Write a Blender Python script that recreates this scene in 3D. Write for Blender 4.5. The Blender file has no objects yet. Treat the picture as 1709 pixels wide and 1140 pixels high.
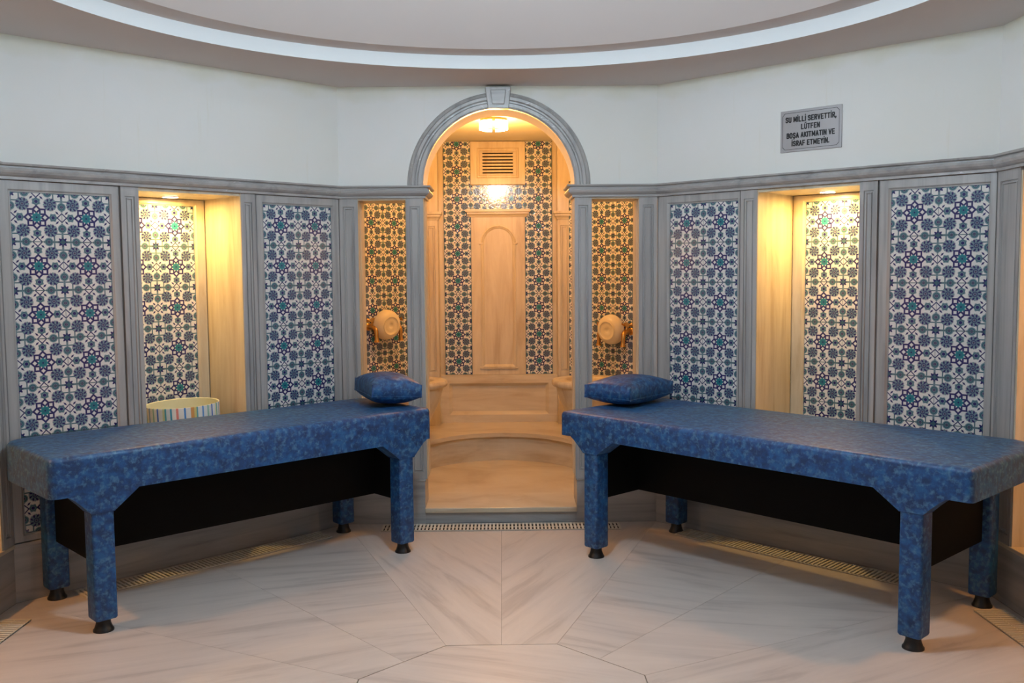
import bpy, bmesh, math, random
from mathutils import Matrix, Vector
PI = math.pi
S = math.sqrt(.5)
scene = bpy.context.scene
COL = scene.collection
random.seed(7)

# ------------------------------------------------------------------ camera
W_PX, F_PX = 1709.0, 1583.86
pitch, roll, yaw = -0.07424, -0.00807, 0.01485
f = Vector((math.sin(yaw) * math.cos(pitch), math.cos(yaw) * math.cos(pitch), math.sin(pitch)))
rt = Vector((math.cos(yaw), -math.sin(yaw), 0)); up = rt.cross(f)
r2 = rt * math.cos(roll) + up * math.sin(roll); u2 = -rt * math.sin(roll) + up * math.cos(roll)
cd = bpy.data.cameras.new('camera'); cam = bpy.data.objects.new('camera', cd); COL.objects.link(cam)
cd.sensor_width = 36; cd.lens = 36 * F_PX / W_PX; cd.clip_start = .05
cam.matrix_world = Matrix(((r2.x, u2.x, -f.x, -.003), (r2.y, u2.y, -f.y, -3.014), (r2.z, u2.z, -f.z, 1.345), (0, 0, 0, 1)))
scene.camera = cam

# ------------------------------------------------------------------ world, view, big lights
w = bpy.data.worlds.new('world'); scene.world = w; w.use_nodes = True
w.node_tree.nodes['Background'].inputs[0].default_value = (.62, .76, 1, 1)
w.node_tree.nodes['Background'].inputs[1].default_value = .08
vs = scene.view_settings
vs.view_transform = 'Standard'; vs.look = 'None'; vs.exposure = 0.25; vs.gamma = 1; vs.use_curve_mapping = False

def area(name, loc, size, power, color, rot=(0, 0, 0), shape='DISK', spread=PI):
    l = bpy.data.lights.new(name, 'AREA'); l.shape = shape; l.size = size; l.energy = power; l.color = color; l.spread = spread
    o = bpy.data.objects.new(name, l); COL.objects.link(o); o.location = loc; o.rotation_euler = rot
    return o
def point(name, loc, rad, power, color):
    l = bpy.data.lights.new(name, 'POINT'); l.shadow_soft_size = rad; l.energy = power; l.color = color
    o = bpy.data.objects.new(name, l); COL.objects.link(o); o.location = loc
    return o
COOL = (.70, .87, 1.0); WARM = (1.0, .42, .09); SPOTC = (1.0, .57, .15); SIDEC = (1.0, .41, .08)
LANTERN, FILL_P, ALC_P, SIDE_P, DOWN_P = 172.0, 2, 25, 9, 5.4

# ------------------------------------------------------------------ node maths
class X:
    """a socket or number with arithmetic that builds Math nodes"""
    def __init__(s, nt, v): s.nt, s.v = nt, v
    def op(s, kind, *o):
        n = s.nt.nodes.new('ShaderNodeMath'); n.operation = kind
        for i, q in enumerate((s,) + o):
            q = q.v if isinstance(q, X) else q
            if isinstance(q, (int, float)): n.inputs[i].default_value = q
            else: s.nt.links.new(q, n.inputs[i])
        return X(s.nt, n.outputs[0])
    def __add__(s, o): return s.op('ADD', o)
    def __sub__(s, o): return s.op('SUBTRACT', o)
    def __mul__(s, o): return s.op('MULTIPLY', o)
    def __truediv__(s, o): return s.op('DIVIDE', o)
    def abs(s): return s.op('ABSOLUTE')
    def min(s, o): return s.op('MINIMUM', o)
    def max(s, o): return s.op('MAXIMUM', o)
    def fr(s): return s.op('FRACT')
    def cos(s): return s.op('COSINE')
    def inside(s, w=.012):
        """1 where the signed distance is below 0, soft over w"""
        n = s.nt.nodes.new('ShaderNodeMath'); n.operation = 'MULTIPLY_ADD'; n.use_clamp = True
        s.nt.links.new(s.v, n.inputs[0]); n.inputs[1].default_value = -1 / w; n.inputs[2].default_value = .5
        return X(s.nt, n.outputs[0])
def hyp(a, b): return (a * a + b * b).op('SQRT')
def mixc(nt, fac, c1, c2):
    n = nt.nodes.new('ShaderNodeMix'); n.data_type = 'RGBA'
    fac = fac.v if isinstance(fac, X) else fac
    if isinstance(fac, (int, float)): n.inputs[0].default_value = fac
    else: nt.links.new(fac, n.inputs[0])
    for i, c in ((6, c1), (7, c2)):
        if isinstance(c, tuple): n.inputs[i].default_value = c + (1,) if len(c) == 3 else c
        else: nt.links.new(c, n.inputs[i])
    return n.outputs[2]
def newmat(name):
    m = bpy.data.materials.new(name); m.use_nodes = True
    return m, m.node_tree, m.node_tree.nodes['Principled BSDF']
def noise(nt, vec, scale, detail=4, rough=.55, dist=0):
    n = nt.nodes.new('ShaderNodeTexNoise'); n.inputs['Scale'].default_value = scale; n.inputs['Detail'].default_value = detail
    n.inputs['Roughness'].default_value = rough; n.inputs['Distortion'].default_value = dist
    if vec is not None: nt.links.new(vec, n.inputs['Vector'])
    return n.outputs['Fac']
def mapping(nt, vec, scale=(1, 1, 1), loc=(0, 0, 0), rot=(0, 0, 0)):
    n = nt.nodes.new('ShaderNodeMapping'); nt.links.new(vec, n.inputs[0])
    n.inputs['Scale'].default_value = scale; n.inputs['Location'].default_value = loc; n.inputs['Rotation'].default_value = rot
    return n.outputs[0]
def coord(nt, which='Object'): return nt.nodes.new('ShaderNodeTexCoord').outputs[which]
def ramp(nt, fac, stops):
    n = nt.nodes.new('ShaderNodeValToRGB'); nt.links.new(fac, n.inputs[0]); el = n.color_ramp.elements
    while len(el) < len(stops): el.new(.5)
    for e, (p, c) in zip(el, stops): e.position = p; e.color = c + (1,)
    return n.outputs[0]
def bump(nt, bsdf, h, strength=.2, dist=.002):
    n = nt.nodes.new('ShaderNodeBump'); n.inputs['Strength'].default_value = strength; n.inputs['Distance'].default_value = dist
    nt.links.new(h, n.inputs['Height']); nt.links.new(n.outputs[0], bsdf.inputs['Normal'])
def plain(name, c, rough=.6, metal=0.0, emit=None, es=1.0, nscale=0, namt=.15):
    m, nt, b = newmat(name)
    b.inputs['Roughness'].default_value = rough; b.inputs['Metallic'].default_value = metal
    v = noise(nt, coord(nt), nscale or 18, 3)
    d = tuple(max(0, k * (1 - namt)) for k in c)
    nt.links.new(mixc(nt, v, c, d), b.inputs['Base Color'])
    if emit: b.inputs['Emission Color'].default_value = emit + (1,); b.inputs['Emission Strength'].default_value = es
    return m

def tile_material():
    m, nt, b = newmat('iznik_tile')
    co = coord(nt); sp = nt.nodes.new('ShaderNodeSeparateXYZ'); nt.links.new(co, sp.inputs[0])
    x = X(nt, sp.outputs[0]); z = X(nt, sp.outputs[2])
    x = ((x / .2) + 100.0).fr() - .5; z = ((z / .2) + 100.0).fr() - .5
    ax, az = x.abs(), z.abs(); a = ax.max(az); c = ax.min(az)
    NAVY, TEAL, GREY, WHITE, TURQ, PLUM = (.022, .020, .125), (.035, .12, .16), (.17, .26, .31), (.76, .76, .74), (.022, .22, .26), (.08, .05, .13)
    col = WHITE
    def lay(mask, cc):
        nonlocal col; col = mixc(nt, mask, col, cc)
    def at(p, q): return a - p, c - q
    # stems along the tile edge and the brackets round the corner flower
    ca, cb = (a - .5).abs(), (c - .5).abs()
    cm = ca.max(cb)
    lay(((cm - .165).abs() - .012).inside(), TEAL)
    lay(((a * -1.0 + .478).max(c * -1.0 + .12)).inside(), GREY)
    # buds on the edges
    p, q = at(.5, .225); r = hyp(p, q)
    lay((r - .088).inside(), GREY); lay(((r - .055).abs() - .012).inside(), TEAL); lay((r - .032).inside(), PLUM)
    # small leaves
    p, q = at(.405, .10)
    lay(((p + q).abs() / 1.1 + (p - q).abs() / 2.6 - .027).inside(), NAVY)
    p, q = at(.36, .41)
    # diagonal carnations
    p, q = ax - .27, az - .268; r = hyp(p, q); th = q.op('ARCTAN2', p)
    lay((r - ((th * 8.0).cos() * .020 + .118)).inside(), GREY)
    pet = ((th * 8.0 + r * 26.0).cos() * -1.0 + .10) * .05
    lay(pet.max(r - .132).max(r * -1.0 + .066).inside(.03), NAVY)
    lay(((r - .045).abs() - .009).inside(), NAVY)
    lay((r - .022).inside(), PLUM)
    # rosettes on the axes
    p, q = at(.325, 0); r = hyp(p, q); th = q.op('ARCTAN2', p)
    lay((r - ((th * 6.0).cos() * .010 + .082)).inside(), GREY)
    lay(((r - .058).abs() - .008).inside(), TEAL)
    lay((r - .034).inside(), NAVY)
    # eight-pointed star
    r = hyp(x, z); th = z.op('ARCTAN2', x)
    ph = ((th / (PI / 4) + 8.5).fr() - .5) * (PI / 4)
    u = r * ph.cos() - .164; v = r * ph.op('SINE')
    kite = (u.abs() / .070 + v.abs() / .070 - 1.0) * .049
    lay((kite.min(r - .15)).inside(), WHITE)
    lay((kite.abs() - .0185).inside(), NAVY)
    lay((r - ((th * 8.0).cos() * .010 + .094)).inside(), TURQ)
    lay(((r - .045).abs() - .006).inside(), (.03, .12, .20))
    lay((r - .020).inside(), NAVY)
    # lozenge at the middle of each side
    p, q = at(.5, 0); d = p.abs() + q
    lay((d - .09).inside(), WHITE); lay(((d - .092).abs() - .015).inside(), NAVY)
    # corner flower
    r = hyp(ca, cb); th = cb.op('ARCTAN2', ca)
    lay((r - ((th * 8.0).cos() * .018 + .088)).inside(), NAVY)
    lay((r - .045).inside(), TEAL); lay((r - .018).inside(), NAVY)
    # joint between tiles
    j = (a * -1.0 + .495)
    lay(j.inside(.006), (.10, .17, .19))
    lay((az * -1.0 + .491).inside(.004), (.07, .13, .15))
    nt.links.new(col, b.inputs['Base Color'])
    b.inputs['Roughness'].default_value = .13; b.inputs['Coat Weight'].default_value = .35; b.inputs['Coat Roughness'].default_value = .05
    sc = nt.nodes.new('ShaderNodeSeparateColor'); nt.links.new(col, sc.inputs[0])
    h = X(nt, sc.outputs[0]) * .6 + X(nt, noise(nt, co, 55, 2)) * 1.2
    bump(nt, b, h.v, .35, .0012)
    return m

def marble_material(name, light, dark, vein, streak=(9, 9, .55), rough=.32, uv=False, amount=.5):
    m, nt, b = newmat(name)
    co = coord(nt, 'UV' if uv else 'Object')
    v1 = noise(nt, mapping(nt, co, streak), 2.2, 6, .62, .6)
    v2 = noise(nt, mapping(nt, co, tuple(k * 3.1 for k in streak), (3, 1, 2)), 3.0, 3, .6, .3)
    c = ramp(nt, v1, [(.34, vein), (.46, dark), (.62, light)])
    c = mixc(nt, (X(nt, v2) * amount).v, c, dark)
    nt.links.new(c, b.inputs['Base Color'])
    b.inputs['Roughness'].default_value = rough
    bump(nt, b, v2, .05, .001)
    return m
def scuffed(name, src, thr):
    m = src.copy(); m.name = name; nt = m.node_tree; b = nt.nodes['Principled BSDF']
    old = b.inputs['Base Color'].links[0].from_socket
    co = coord(nt); v = noise(nt, mapping(nt, co, (5, 5, 16), (7, 0, 3)), 3.2, 5, .7, .5)
    nt.links.new(mixc(nt, ramp(nt, v, [(thr, (0, 0, 0)), (thr + .05, (1, 1, 1))]), old, (.66, .68, .68)), b.inputs['Base Color'])
    return m
def plaster_material():
    m, nt, b = newmat('white_plaster')
    co = coord(nt)
    drip = noise(nt, mapping(nt, co, (14, 14, .8)), 1.6, 4, .6)
    big = noise(nt, co, 1.3, 3)
    c = mixc(nt, ramp(nt, big, [(.35, (0, 0, 0)), (.75, (1, 1, 1))]), (.83, .84, .83), (.80, .805, .75))
    c = mixc(nt, ramp(nt, drip, [(.62, (0, 0, 0)), (.80, (.5, .5, .5))]), c, (.70, .67, .52))
    sp = nt.nodes.new('ShaderNodeSeparateXYZ'); nt.links.new(co, sp.inputs[0])
    edge = ((X(nt, sp.outputs[2]) * -1.0 + 2.262) + X(nt, noise(nt, co, 3.5, 5)) * .16 - .08).inside(.07)
    c = mixc(nt, (edge * .42).v, c, (.62, .60, .38))
    nt.links.new(c, b.inputs['Base Color']); b.inputs['Roughness'].default_value = .75
    bump(nt, b, noise(nt, co, 60, 4), .12, .002)
    return m
def vinyl_material():
    m, nt, b = newmat('blue_mottled_vinyl')
    co = coord(nt)
    n1 = noise(nt, co, 32, 4, .55, .1); n2 = noise(nt, mapping(nt, co, (1, 1, 1), (4, 2, 1)), 55, 4, .6, .2)
    c = ramp(nt, n1, [(.36, (.0035, .034, .125)), (.5, (.004, .058, .200)), (.64, (.008, .098, .285))])
    c = mixc(nt, ramp(nt, n2, [(.50, (0, 0, 0)), (.72, (.85, .85, .85))]), c, (.085, .22, .38))
    nt.links.new(c, b.inputs['Base Color'])
    b.inputs['Roughness'].default_value = .52; b.inputs['Coat Weight'].default_value = .12; b.inputs['Coat Roughness'].default_value = .4
    bump(nt, b, noise(nt, co, 260, 2), .15, .0006)
    return m
def stripe_material():
    m, nt, b = newmat('striped_card')
    co = coord(nt); sp = nt.nodes.new('ShaderNodeSeparateXYZ'); nt.links.new(co, sp.inputs[0])
    th = X(nt, sp.outputs[1]).op('ARCTAN2', X(nt, sp.outputs[0])) / (2 * PI) + .5
    n = nt.nodes.new('ShaderNodeValToRGB'); n.color_ramp.interpolation = 'CONSTANT'
    n_rep = 4.0
    nt.links.new(((th * n_rep).fr()).v, n.inputs[0]); el = n.color_ramp.elements
    Wh = (.72, .74, .72)
    st = [(0, Wh), (.045, (.12, .30, .62)), (.075, Wh), (.15, (.28, .50, .40)), (.185, Wh), (.25, (.05, .16, .55)), (.28, Wh),
          (.36, (.62, .64, .34)), (.40, (.08, .38, .45)), (.43, Wh), (.50, (.05, .35, .50)), (.53, Wh), (.60, (.70, .25, .22)), (.64, Wh),
          (.73, (.06, .24, .60)), (.76, Wh), (.84, (.65, .30, .08)), (.90, (.62, .55, .2)), (.94, (.10, .35, .38)), (.965, Wh)]
    while len(el) < len(st): el.new(.5)
    for e, (p, c) in zip(el, st): e.position = p; e.color = c + (1,)
    nt.links.new(n.outputs[0], b.inputs['Base Color']); b.inputs['Roughness'].default_value = .5
    return m

TILE = tile_material()
MARBLE = marble_material('grey_marble', (.47, .465, .455), (.38, .375, .37), (.27, .27, .27))
MARBLE_H = marble_material('grey_marble_level', (.47, .465, .455), (.38, .375, .37), (.27, .27, .27), (.7, 7, 9))
WARMLIT = marble_material('warm_lit_marble', (.72, .65, .51), (.62, .54, .40), (.50, .40, .26), (7, 7, .7))  # same marble as the grey, with warm lamp light put into its colour
WARMLIT_H = marble_material('warm_lit_marble_level', (.72, .65, .51), (.62, .54, .40), (.50, .40, .26), (1.0, 1.2, 7), .28)
FLOORM = marble_material('floor_marble', (.68, .63, .595), (.61, .565, .535), (.46, .42, .40), (5.5, .62, 1), .34, True, .5)
SEAM = plain('dark_joint', (.09, .075, .065), .9)
PLASTER = plaster_material()
SCUFF = scuffed('scuffed_marble', MARBLE, .63)
SCUFF_H = scuffed('scuffed_marble_level', MARBLE_H, .66)
CEIL = plain('ceiling_paint', (.66, .61, .585), .8, nscale=2.5, namt=.04)
VINYL = vinyl_material()
BLACK = plain('black_vinyl', (.0025, .0022, .002), .8); BLACK.node_tree.nodes['Principled BSDF'].inputs['Specular IOR Level'].default_value = .2
RUBBER = plain('black_rubber', (.012, .012, .013), .35)
PLASTIC = plain('white_grate_plastic', (.84, .80, .70), .4)
DARK = plain('hollow_shade', (.02, .018, .015), .9)  # near-black standing in for the shade inside hollows
BRASS = plain('aged_brass', (.55, .30, .08), .32, .9)
BOWLM = plain('cream_bowl_plastic', (.82, .76, .60), .35, nscale=4, namt=.06)
SIGNM = plain('sign_grey_metal', (.42, .41, .42), .42, .25, namt=.05)
INK = plain('black_ink', (.015, .014, .016), .5)
SINGLES = plain('pale_lining', (.80, .80, .55), .6)
STRIPE = stripe_material()
LAMPG = plain('lit_lamp_glass', (.9, .8, .6), .4, emit=(1, .80, .50), es=14)
COVERG = plain('amber_lamp_cover', (.8, .5, .2), .5, emit=(1, .55, .18), es=1.0)
RINGW = plain('white_ring_paint', (.80, .83, .84), .7, nscale=5, namt=.05)
SPOTG = plain('lit_spot_lens', (.9, .85, .7), .4, emit=(1, .86, .62), es=16)
COOLG = plain('lit_cool_glass', (.9, .9, .9), .4, emit=COOL, es=LANTERN)
SEAMB = plain('blue_seam', (.012, .05, .18), .6)
CHROME = plain('brushed_chrome', (.6, .58, .55), .25, 1.0)

# ------------------------------------------------------------------ mesh helper
class MB:
    def __init__(s): s.v, s.f, s.m, s.uv = [], [], [], {}
    def quad(s, *p, mi=0):
        n = len(s.v); s.v += [tuple(q) for q in p]; s.f.append(tuple(range(n, n + len(p)))); s.m.append(mi)
    def box(s, x0, x1, y0, y1, z0, z1, mi=0, T=None):
        c = [(x0, y0, z0), (x1, y0, z0), (x1, y1, z0), (x0, y1, z0), (x0, y0, z1), (x1, y0, z1), (x1, y1, z1), (x0, y1, z1)]
        if T: c = [tuple(T @ Vector(q)) for q in c]
        n = len(s.v); s.v += c
        for q in ((0, 3, 2, 1), (4, 5, 6, 7), (0, 1, 5, 4), (1, 2, 6, 5), (2, 3, 7, 6), (3, 0, 4, 7)):
            s.f.append(tuple(n + k for k in q)); s.m.append(mi)
        return s
    def prism(s, poly, z0, z1, mi=0, axis='z', T=None):
        """poly CCW in the plane; axis z: (x,y); axis y: poly is (x,z), extruded y0..y1"""
        n = len(s.v); k = len(poly)
        for h in (z0, z1):
            for p, q in poly:
                c = (p, q, h) if axis == 'z' else ((p, h, q) if axis == 'y' else (h, p, q))
                s.v.append(tuple(T @ Vector(c)) if T else c)
        s.f.append(tuple(reversed(range(n, n + k)))); s.m.append(mi)
        s.f.append(tuple(range(n + k, n + 2 * k))); s.m.append(mi)
        for i in range(k):
            j = (i + 1) % k; s.f.append((n + i, n + j, n + k + j, n + k + i)); s.m.append(mi)
        return s
    def rings(s, x0, x1, z0, z1, steps, y=0.0, fill=True, mi=0):
        """concentric rectangular steps in the xz plane: steps = [(inset, y), ...] from the outside in"""
        R = []
        for ins, yy in steps:
            n = len(s.v); s.v += [(x0 + ins, y + yy, z0 + ins), (x1 - ins, y + yy, z0 + ins), (x1 - ins, y + yy, z1 - ins), (x0 + ins, y + yy, z1 - ins)]
            R.append(n)
        for a, b in zip(R, R[1:]):
            for i in range(4):
                j = (i + 1) % 4; s.f.append((a + i, a + j, b + j, b + i)); s.m.append(mi)
        if fill: s.f.append(tuple(R[-1] + i for i in range(4))); s.m.append(mi)
        return s
    def lathe(s, prof, seg=32, T=None, mi=0, cap0=True, cap1=True):
        n = len(s.v)
        for r, h in prof:
            for i in range(seg):
                c = Vector((r * math.cos(2 * PI * i / seg), r * math.sin(2 * PI * i / seg), h))
                s.v.append(tuple(T @ c if T else c))
        for k in range(len(prof) - 1):
            for i in range(seg):
                j = (i + 1) % seg; s.f.append((n + k * seg + i, n + k * seg + j, n + (k + 1) * seg + j, n + (k + 1) * seg + i)); s.m.append(mi)
        if cap0: s.f.append(tuple(reversed([n + i for i in range(seg)]))); s.m.append(mi)
        if cap1: s.f.append(tuple(n + (len(prof) - 1) * seg + i for i in range(seg))); s.m.append(mi)
        return s
    def tube(s, pts, rad, seg=10, mi=0):
        pts = [Vector(p) for p in pts]; n = len(s.v); k = len(pts)
        if not hasattr(rad, '__len__'): rad = [rad] * k
        prev = None
        for i, p in enumerate(pts):
            t = (pts[min(i + 1, k - 1)] - pts[max(i - 1, 0)]).normalized()
            if prev is None: a = t.orthogonal().normalized()
            else: a = (prev - t * prev.dot(t)).normalized()
            prev = a; b = t.cross(a)
            for j in range(seg):
                th = 2 * PI * j / seg; s.v.append(tuple(p + (a * math.cos(th) + b * math.sin(th)) * rad[i]))
        for i in range(k - 1):
            for j in range(seg):
                q = (j + 1) % seg; s.f.append((n + i * seg + j, n + i * seg + q, n + (i + 1) * seg + q, n + (i + 1) * seg + j)); s.m.append(mi)
        s.f.append(tuple(reversed([n + j for j in range(seg)]))); s.m.append(mi)
        s.f.append(tuple(n + (k - 1) * seg + j for j in range(seg))); s.m.append(mi)
        return s
    def sweep(s, path, prof, closed=False, mi=0):
        """path: 2D points; prof: (distance to the right of travel, z); mitred"""
        path = [Vector(p) for p in path]; k = len(path); n = len(s.v); m = len(prof)
        for i, p in enumerate(path):
            if closed or 0 < i < k - 1:
                d0 = (p - path[i - 1]).normalized(); d1 = (path[(i + 1) % k] - p).normalized()
            elif i == 0: d0 = d1 = (path[1] - p).normalized()
            else: d0 = d1 = (p - path[i - 1]).normalized()
            n0 = Vector((d0.y, -d0.x)); n1 = Vector((d1.y, -d1.x)); b = (n0 + n1).normalized(); b = b / max(.3, b.dot(n0))
            for d, z in prof: s.v.append((p.x + b.x * d, p.y + b.y * d, z))
        for i in range(k if closed else k - 1):
            j = (i + 1) % k
            for q in range(m - 1): s.f.append((n + i * m + q, n + j * m + q, n + j * m + q + 1, n + i * m + q + 1)); s.m.append(mi)
        if not closed:
            s.f.append(tuple(n + q for q in range(m))); s.m.append(mi)
            s.f.append(tuple(n + (k - 1) * m + q for q in reversed(range(m)))); s.m.append(mi)
        return s
    def build(s, name, mats, parent=None, M=None, smooth=None, bev=0, bseg=2, recalc=True):
        me = bpy.data.meshes.new(name); me.from_pydata(s.v, [], s.f)
        mats = mats if isinstance(mats, (list, tuple)) else [mats]
        for q in mats: me.materials.append(q)
        me.polygons.foreach_set('material_index', s.m)
        bm = bmesh.new(); bm.from_mesh(me)
        bmesh.ops.remove_doubles(bm, verts=bm.verts, dist=1e-5)
        if recalc: bmesh.ops.recalc_face_normals(bm, faces=bm.faces)
        if bev:
            ed = [e for e in bm.edges if len(e.link_faces) == 2 and e.calc_face_angle(0) > .5]
            bmesh.ops.bevel(bm, geom=ed, offset=bev, segments=bseg, profile=.5, affect='EDGES', clamp_overlap=True)
        bm.to_mesh(me); bm.free()
        if smooth is not None:
            me.polygons.foreach_set('use_smooth', [True] * len(me.polygons))
            try: me.set_sharp_from_angle(angle=smooth)
            except Exception: pass
        o = bpy.data.objects.new(name, me); COL.objects.link(o)
        if parent: o.parent = parent
        if M is not None: o.matrix_local = M
        return o
def empty(name, M=None, parent=None):
    o = bpy.data.objects.new(name, None); COL.objects.link(o); o.empty_display_size = .1
    if M is not None: o.matrix_world = M
    if parent: o.parent = parent
    return o
def tag(o, label, cat, group=None, kind=None):
    o['label'] = label; o['category'] = cat
    if group: o['group'] = group
    if kind: o['kind'] = kind
    return o
def struct(o): o['kind'] = 'structure'; return o
def frame(a, b):
    """wall frame: x from a to b, y out of the room, origin midway at floor level"""
    a, b = Vector(a), Vector(b); d = (b - a).normalized(); m = (a + b) / 2
    return Matrix(((d.x, -d.y, 0, m.x), (d.y, d.x, 0, m.y), (0, 0, 1, 0), (0, 0, 0, 1))), (b - a).length
def T3(x, y, z): return Matrix.Translation((x, y, z))

# ------------------------------------------------------------------ room plan (octagon, apothem 1.99 m)
P_LB, P_LO, P_LC, P_RC, P_RO, P_RB = (-1.99, -.825), (-1.99, .824), (-.824, 1.99), (.836, 1.98), (2.012, .802), (2.0, -.83)
P_SR, P_SL = (.83, -2.0), (-.825, -1.99)
ZC, ZW = 1.73, 2.30                       # underside of the cornice, ceiling
T = .42
def mitre(w, y0, y1, x0=None, x1=None):
    k = .4142
    a0 = -w / 2 - k * y0 if x0 is None else x0; a1 = -w / 2 - k * y1 if x0 is None else x0
    b0 = w / 2 + k * y0 if x1 is None else x1; b1 = w / 2 + k * y1 if x1 is None else x1
    return [(a0, y0), (b0, y0), (b1, y1), (a1, y1)]

# floor: slabs with narrow open joints over a dark bed
def floor():
    bed = MB()
    oc = [(-1.99, -.825), (-1.99, .824), (-.824, 1.99), (.836, 1.98), (2.012, .802), (2.0, -.83), (.83, -2.0), (-.825, -1.99)]
    inn = [(-.475, -.355), (-.475, .045), (-.2, .32), (.2, .32), (.475, .045), (.475, -.355), (.2, -.63), (-.2, -.63)]
    mid = lambda a, b: ((a[0] + b[0]) / 2, (a[1] + b[1]) / 2)
    slabs = []
    for i in range(8):
        a, b, c, d = inn[i], inn[(i + 1) % 8], oc[(i + 1) % 8], oc[i]
        m1, m2 = mid(a, b), mid(c, d)
        slabs += [([a, m1, m2, d], i * 2), ([m1, b, c, m2], i * 2 + 1)]
    slabs.append(([inn[k] for k in range(8)], 20))
    slabs.append(([(-2.9, -2.02), (2.9, -2.02), (2.9, -4.5), (-2.9, -4.5)], 21))
    me = bpy.data.meshes.new('floor'); bm = bmesh.new(); uvl = bm.loops.layers.uv.new('UVMap')
    # grain direction of each slab, degrees from the x axis
    angs = {}
    for i in range(8):
        ax = math.degrees(math.atan2(oc[(i + 1) % 8][1] - oc[i][1], oc[(i + 1) % 8][0] - oc[i][0]))
        angs[2 * i] = ax + 90 + 27; angs[2 * i + 1] = ax + 90 - 27
    angs[1] = 20; angs[2] = 24; angs[3] = 14; angs[6] = -28; angs[7] = -12; angs[20] = -18; angs[21] = 90
    angs[4] = 116; angs[5] = 62
    for poly, k in slabs:
        cx = sum(p[0] for p in poly) / len(poly); cy = sum(p[1] for p in poly) / len(poly)
        def shrink(p):
            d = Vector((p[0] - cx, p[1] - cy)); L = d.length
            return (cx + d.x * (1 - .0021 / L), cy + d.y * (1 - .0021 / L))
        q = [shrink(p) for p in poly]
        lo = [bm.verts.new((x, y, -.02)) for x, y in q]; hi = [bm.verts.new((x, y, 0)) for x, y in q]
        fs = [bm.faces.new(hi)] + [bm.faces.new((lo[i], lo[(i + 1) % len(q)], hi[(i + 1) % len(q)], hi[i])) for i in range(len(q))]
        t = math.radians(angs[k]); rnd = random.Random(k + 3); ox, oy = rnd.uniform(0, 40), rnd.uniform(0, 40)
        for fc in fs:
            fc.material_index = 0
            for l in fc.loops:
                x, y = l.vert.co.x, l.vert.co.y
                l[uvl].uv = (-(x) * math.sin(t) + y * math.cos(t) + ox, x * math.cos(t) + y * math.sin(t) + oy)
    v = [bm.verts.new(p) for p in ((-4.2, -5.2, -.021), (4.2, -5.2, -.021), (4.2, 4.4, -.021), (-4.2, 4.4, -.021))]
    fb = bm.faces.new(v); fb.material_index = 1
    v = [bm.verts.new(p) for p in ((-4.2, -5.2, -.12), (4.2, -5.2, -.12), (4.2, 4.4, -.12), (-4.2, 4.4, -.12))]
    fb = bm.faces.new(v); fb.material_index = 1
    bmesh.ops.recalc_face_normals(bm, faces=bm.faces)
    for fc in bm.faces:
        if fc.normal.z < -.5 and fc.calc_center_median().z > -.05: fc.normal_flip()
    bm.to_mesh(me); bm.free(); me.materials.append(FLOORM); me.materials.append(SEAM)
    o = bpy.data.objects.new('floor', me); COL.objects.link(o); struct(o)
floor()

# ceiling: flat soffit with a round opening, a step, a ledge and a shallow dome
def ceiling():
    c = MB(); N = 96; cx, cy = .01, -.055
    RR = [(1.622, ZW), (1.622, ZW + .062), (1.49, ZW + .062)]
    for k in range(1, 15):
        t = k / 14; RR.append((1.49 * (1 - t) + .001 * t, ZW + .062 + .42 * math.sin(t * PI / 2) ** .85))
    out = []
    for i in range(N):
        th = 2 * PI * (i + .5) / N; m = max(abs(math.cos(th)), abs(math.sin(th))); out.append((cx + 3.2 / m * math.cos(th), cy + 3.2 / m * math.sin(th), ZW))
    n = len(c.v); c.v += out
    for r, z in RR: c.v += [(cx + r * math.cos(2 * PI * (i + .5) / N), cy + r * math.sin(2 * PI * (i + .5) / N), z) for i in range(N)]
    for k in range(len(RR)):
        for i in range(N):
            j = (i + 1) % N; c.f.append((n + k * N + i, n + k * N + j, n + (k + 1) * N + j, n + (k + 1) * N + i)); c.m.append(1 if k == 1 else 0)
    o = c.build('ceiling', [CEIL, RINGW], recalc=False, smooth=.5)
    # a roof slab above keeps the shell closed
    struct(o)
    b = MB().box(-3.3, 3.3, -3.4, 3.4, ZW + .55, ZW + .62); b.build('roof_slab', CEIL, o)
ceiling()

def pilaster(x0, x1, z0, z1, parent, y=0.0, name='pilaster', depth=.02, groove=True, mat=None):
    b = MB(); w_ = x1 - x0
    g = min(.018, w_ * .26)
    if groove:
        b.rings(x0, x1, z0, z1, [(0, depth), (0, 0), (g * .45, 0)], y, fill=False)
        i = g * .45
        b.rings(x0 + i, x1 - i, z0 + i, z1 - i, [(0, 0), (g * .55 + (.0), 0)], y, fill=False)
        a0, a1, c0, c1 = x0 + g, x1 - g, z0 + g + .02, z1 - .045
        # margin between the outer rectangle and the sunk moulded groove
        xo0, xo1, zo0, zo1 = x0 + g, x1 - g, z0 + g, z1 - g
        b.quad((xo0, y, zo0), (xo1, y, zo0), (a1, y, c0), (a0, y, c0)); b.quad((a0, y, c1), (a1, y, c1), (xo1, y, zo1), (xo0, y, zo1))
        b.quad((xo0, y, zo0), (a0, y, c0), (a0, y, c1), (xo0, y, zo1)); b.quad((a1, y, c0), (xo1, y, zo0), (xo1, y, zo1), (a1, y, c1))
        b.rings(a0, a1, c0, c1, [(0, 0), (.002, .007), (.007, .007), (.009, .001), (.012, .001), (.014, .008)], y)
    else: b.box(x0, x1, y, y + depth, z0, z1)
    return b.build(name, mat or MARBLE, parent, recalc=False)
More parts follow.
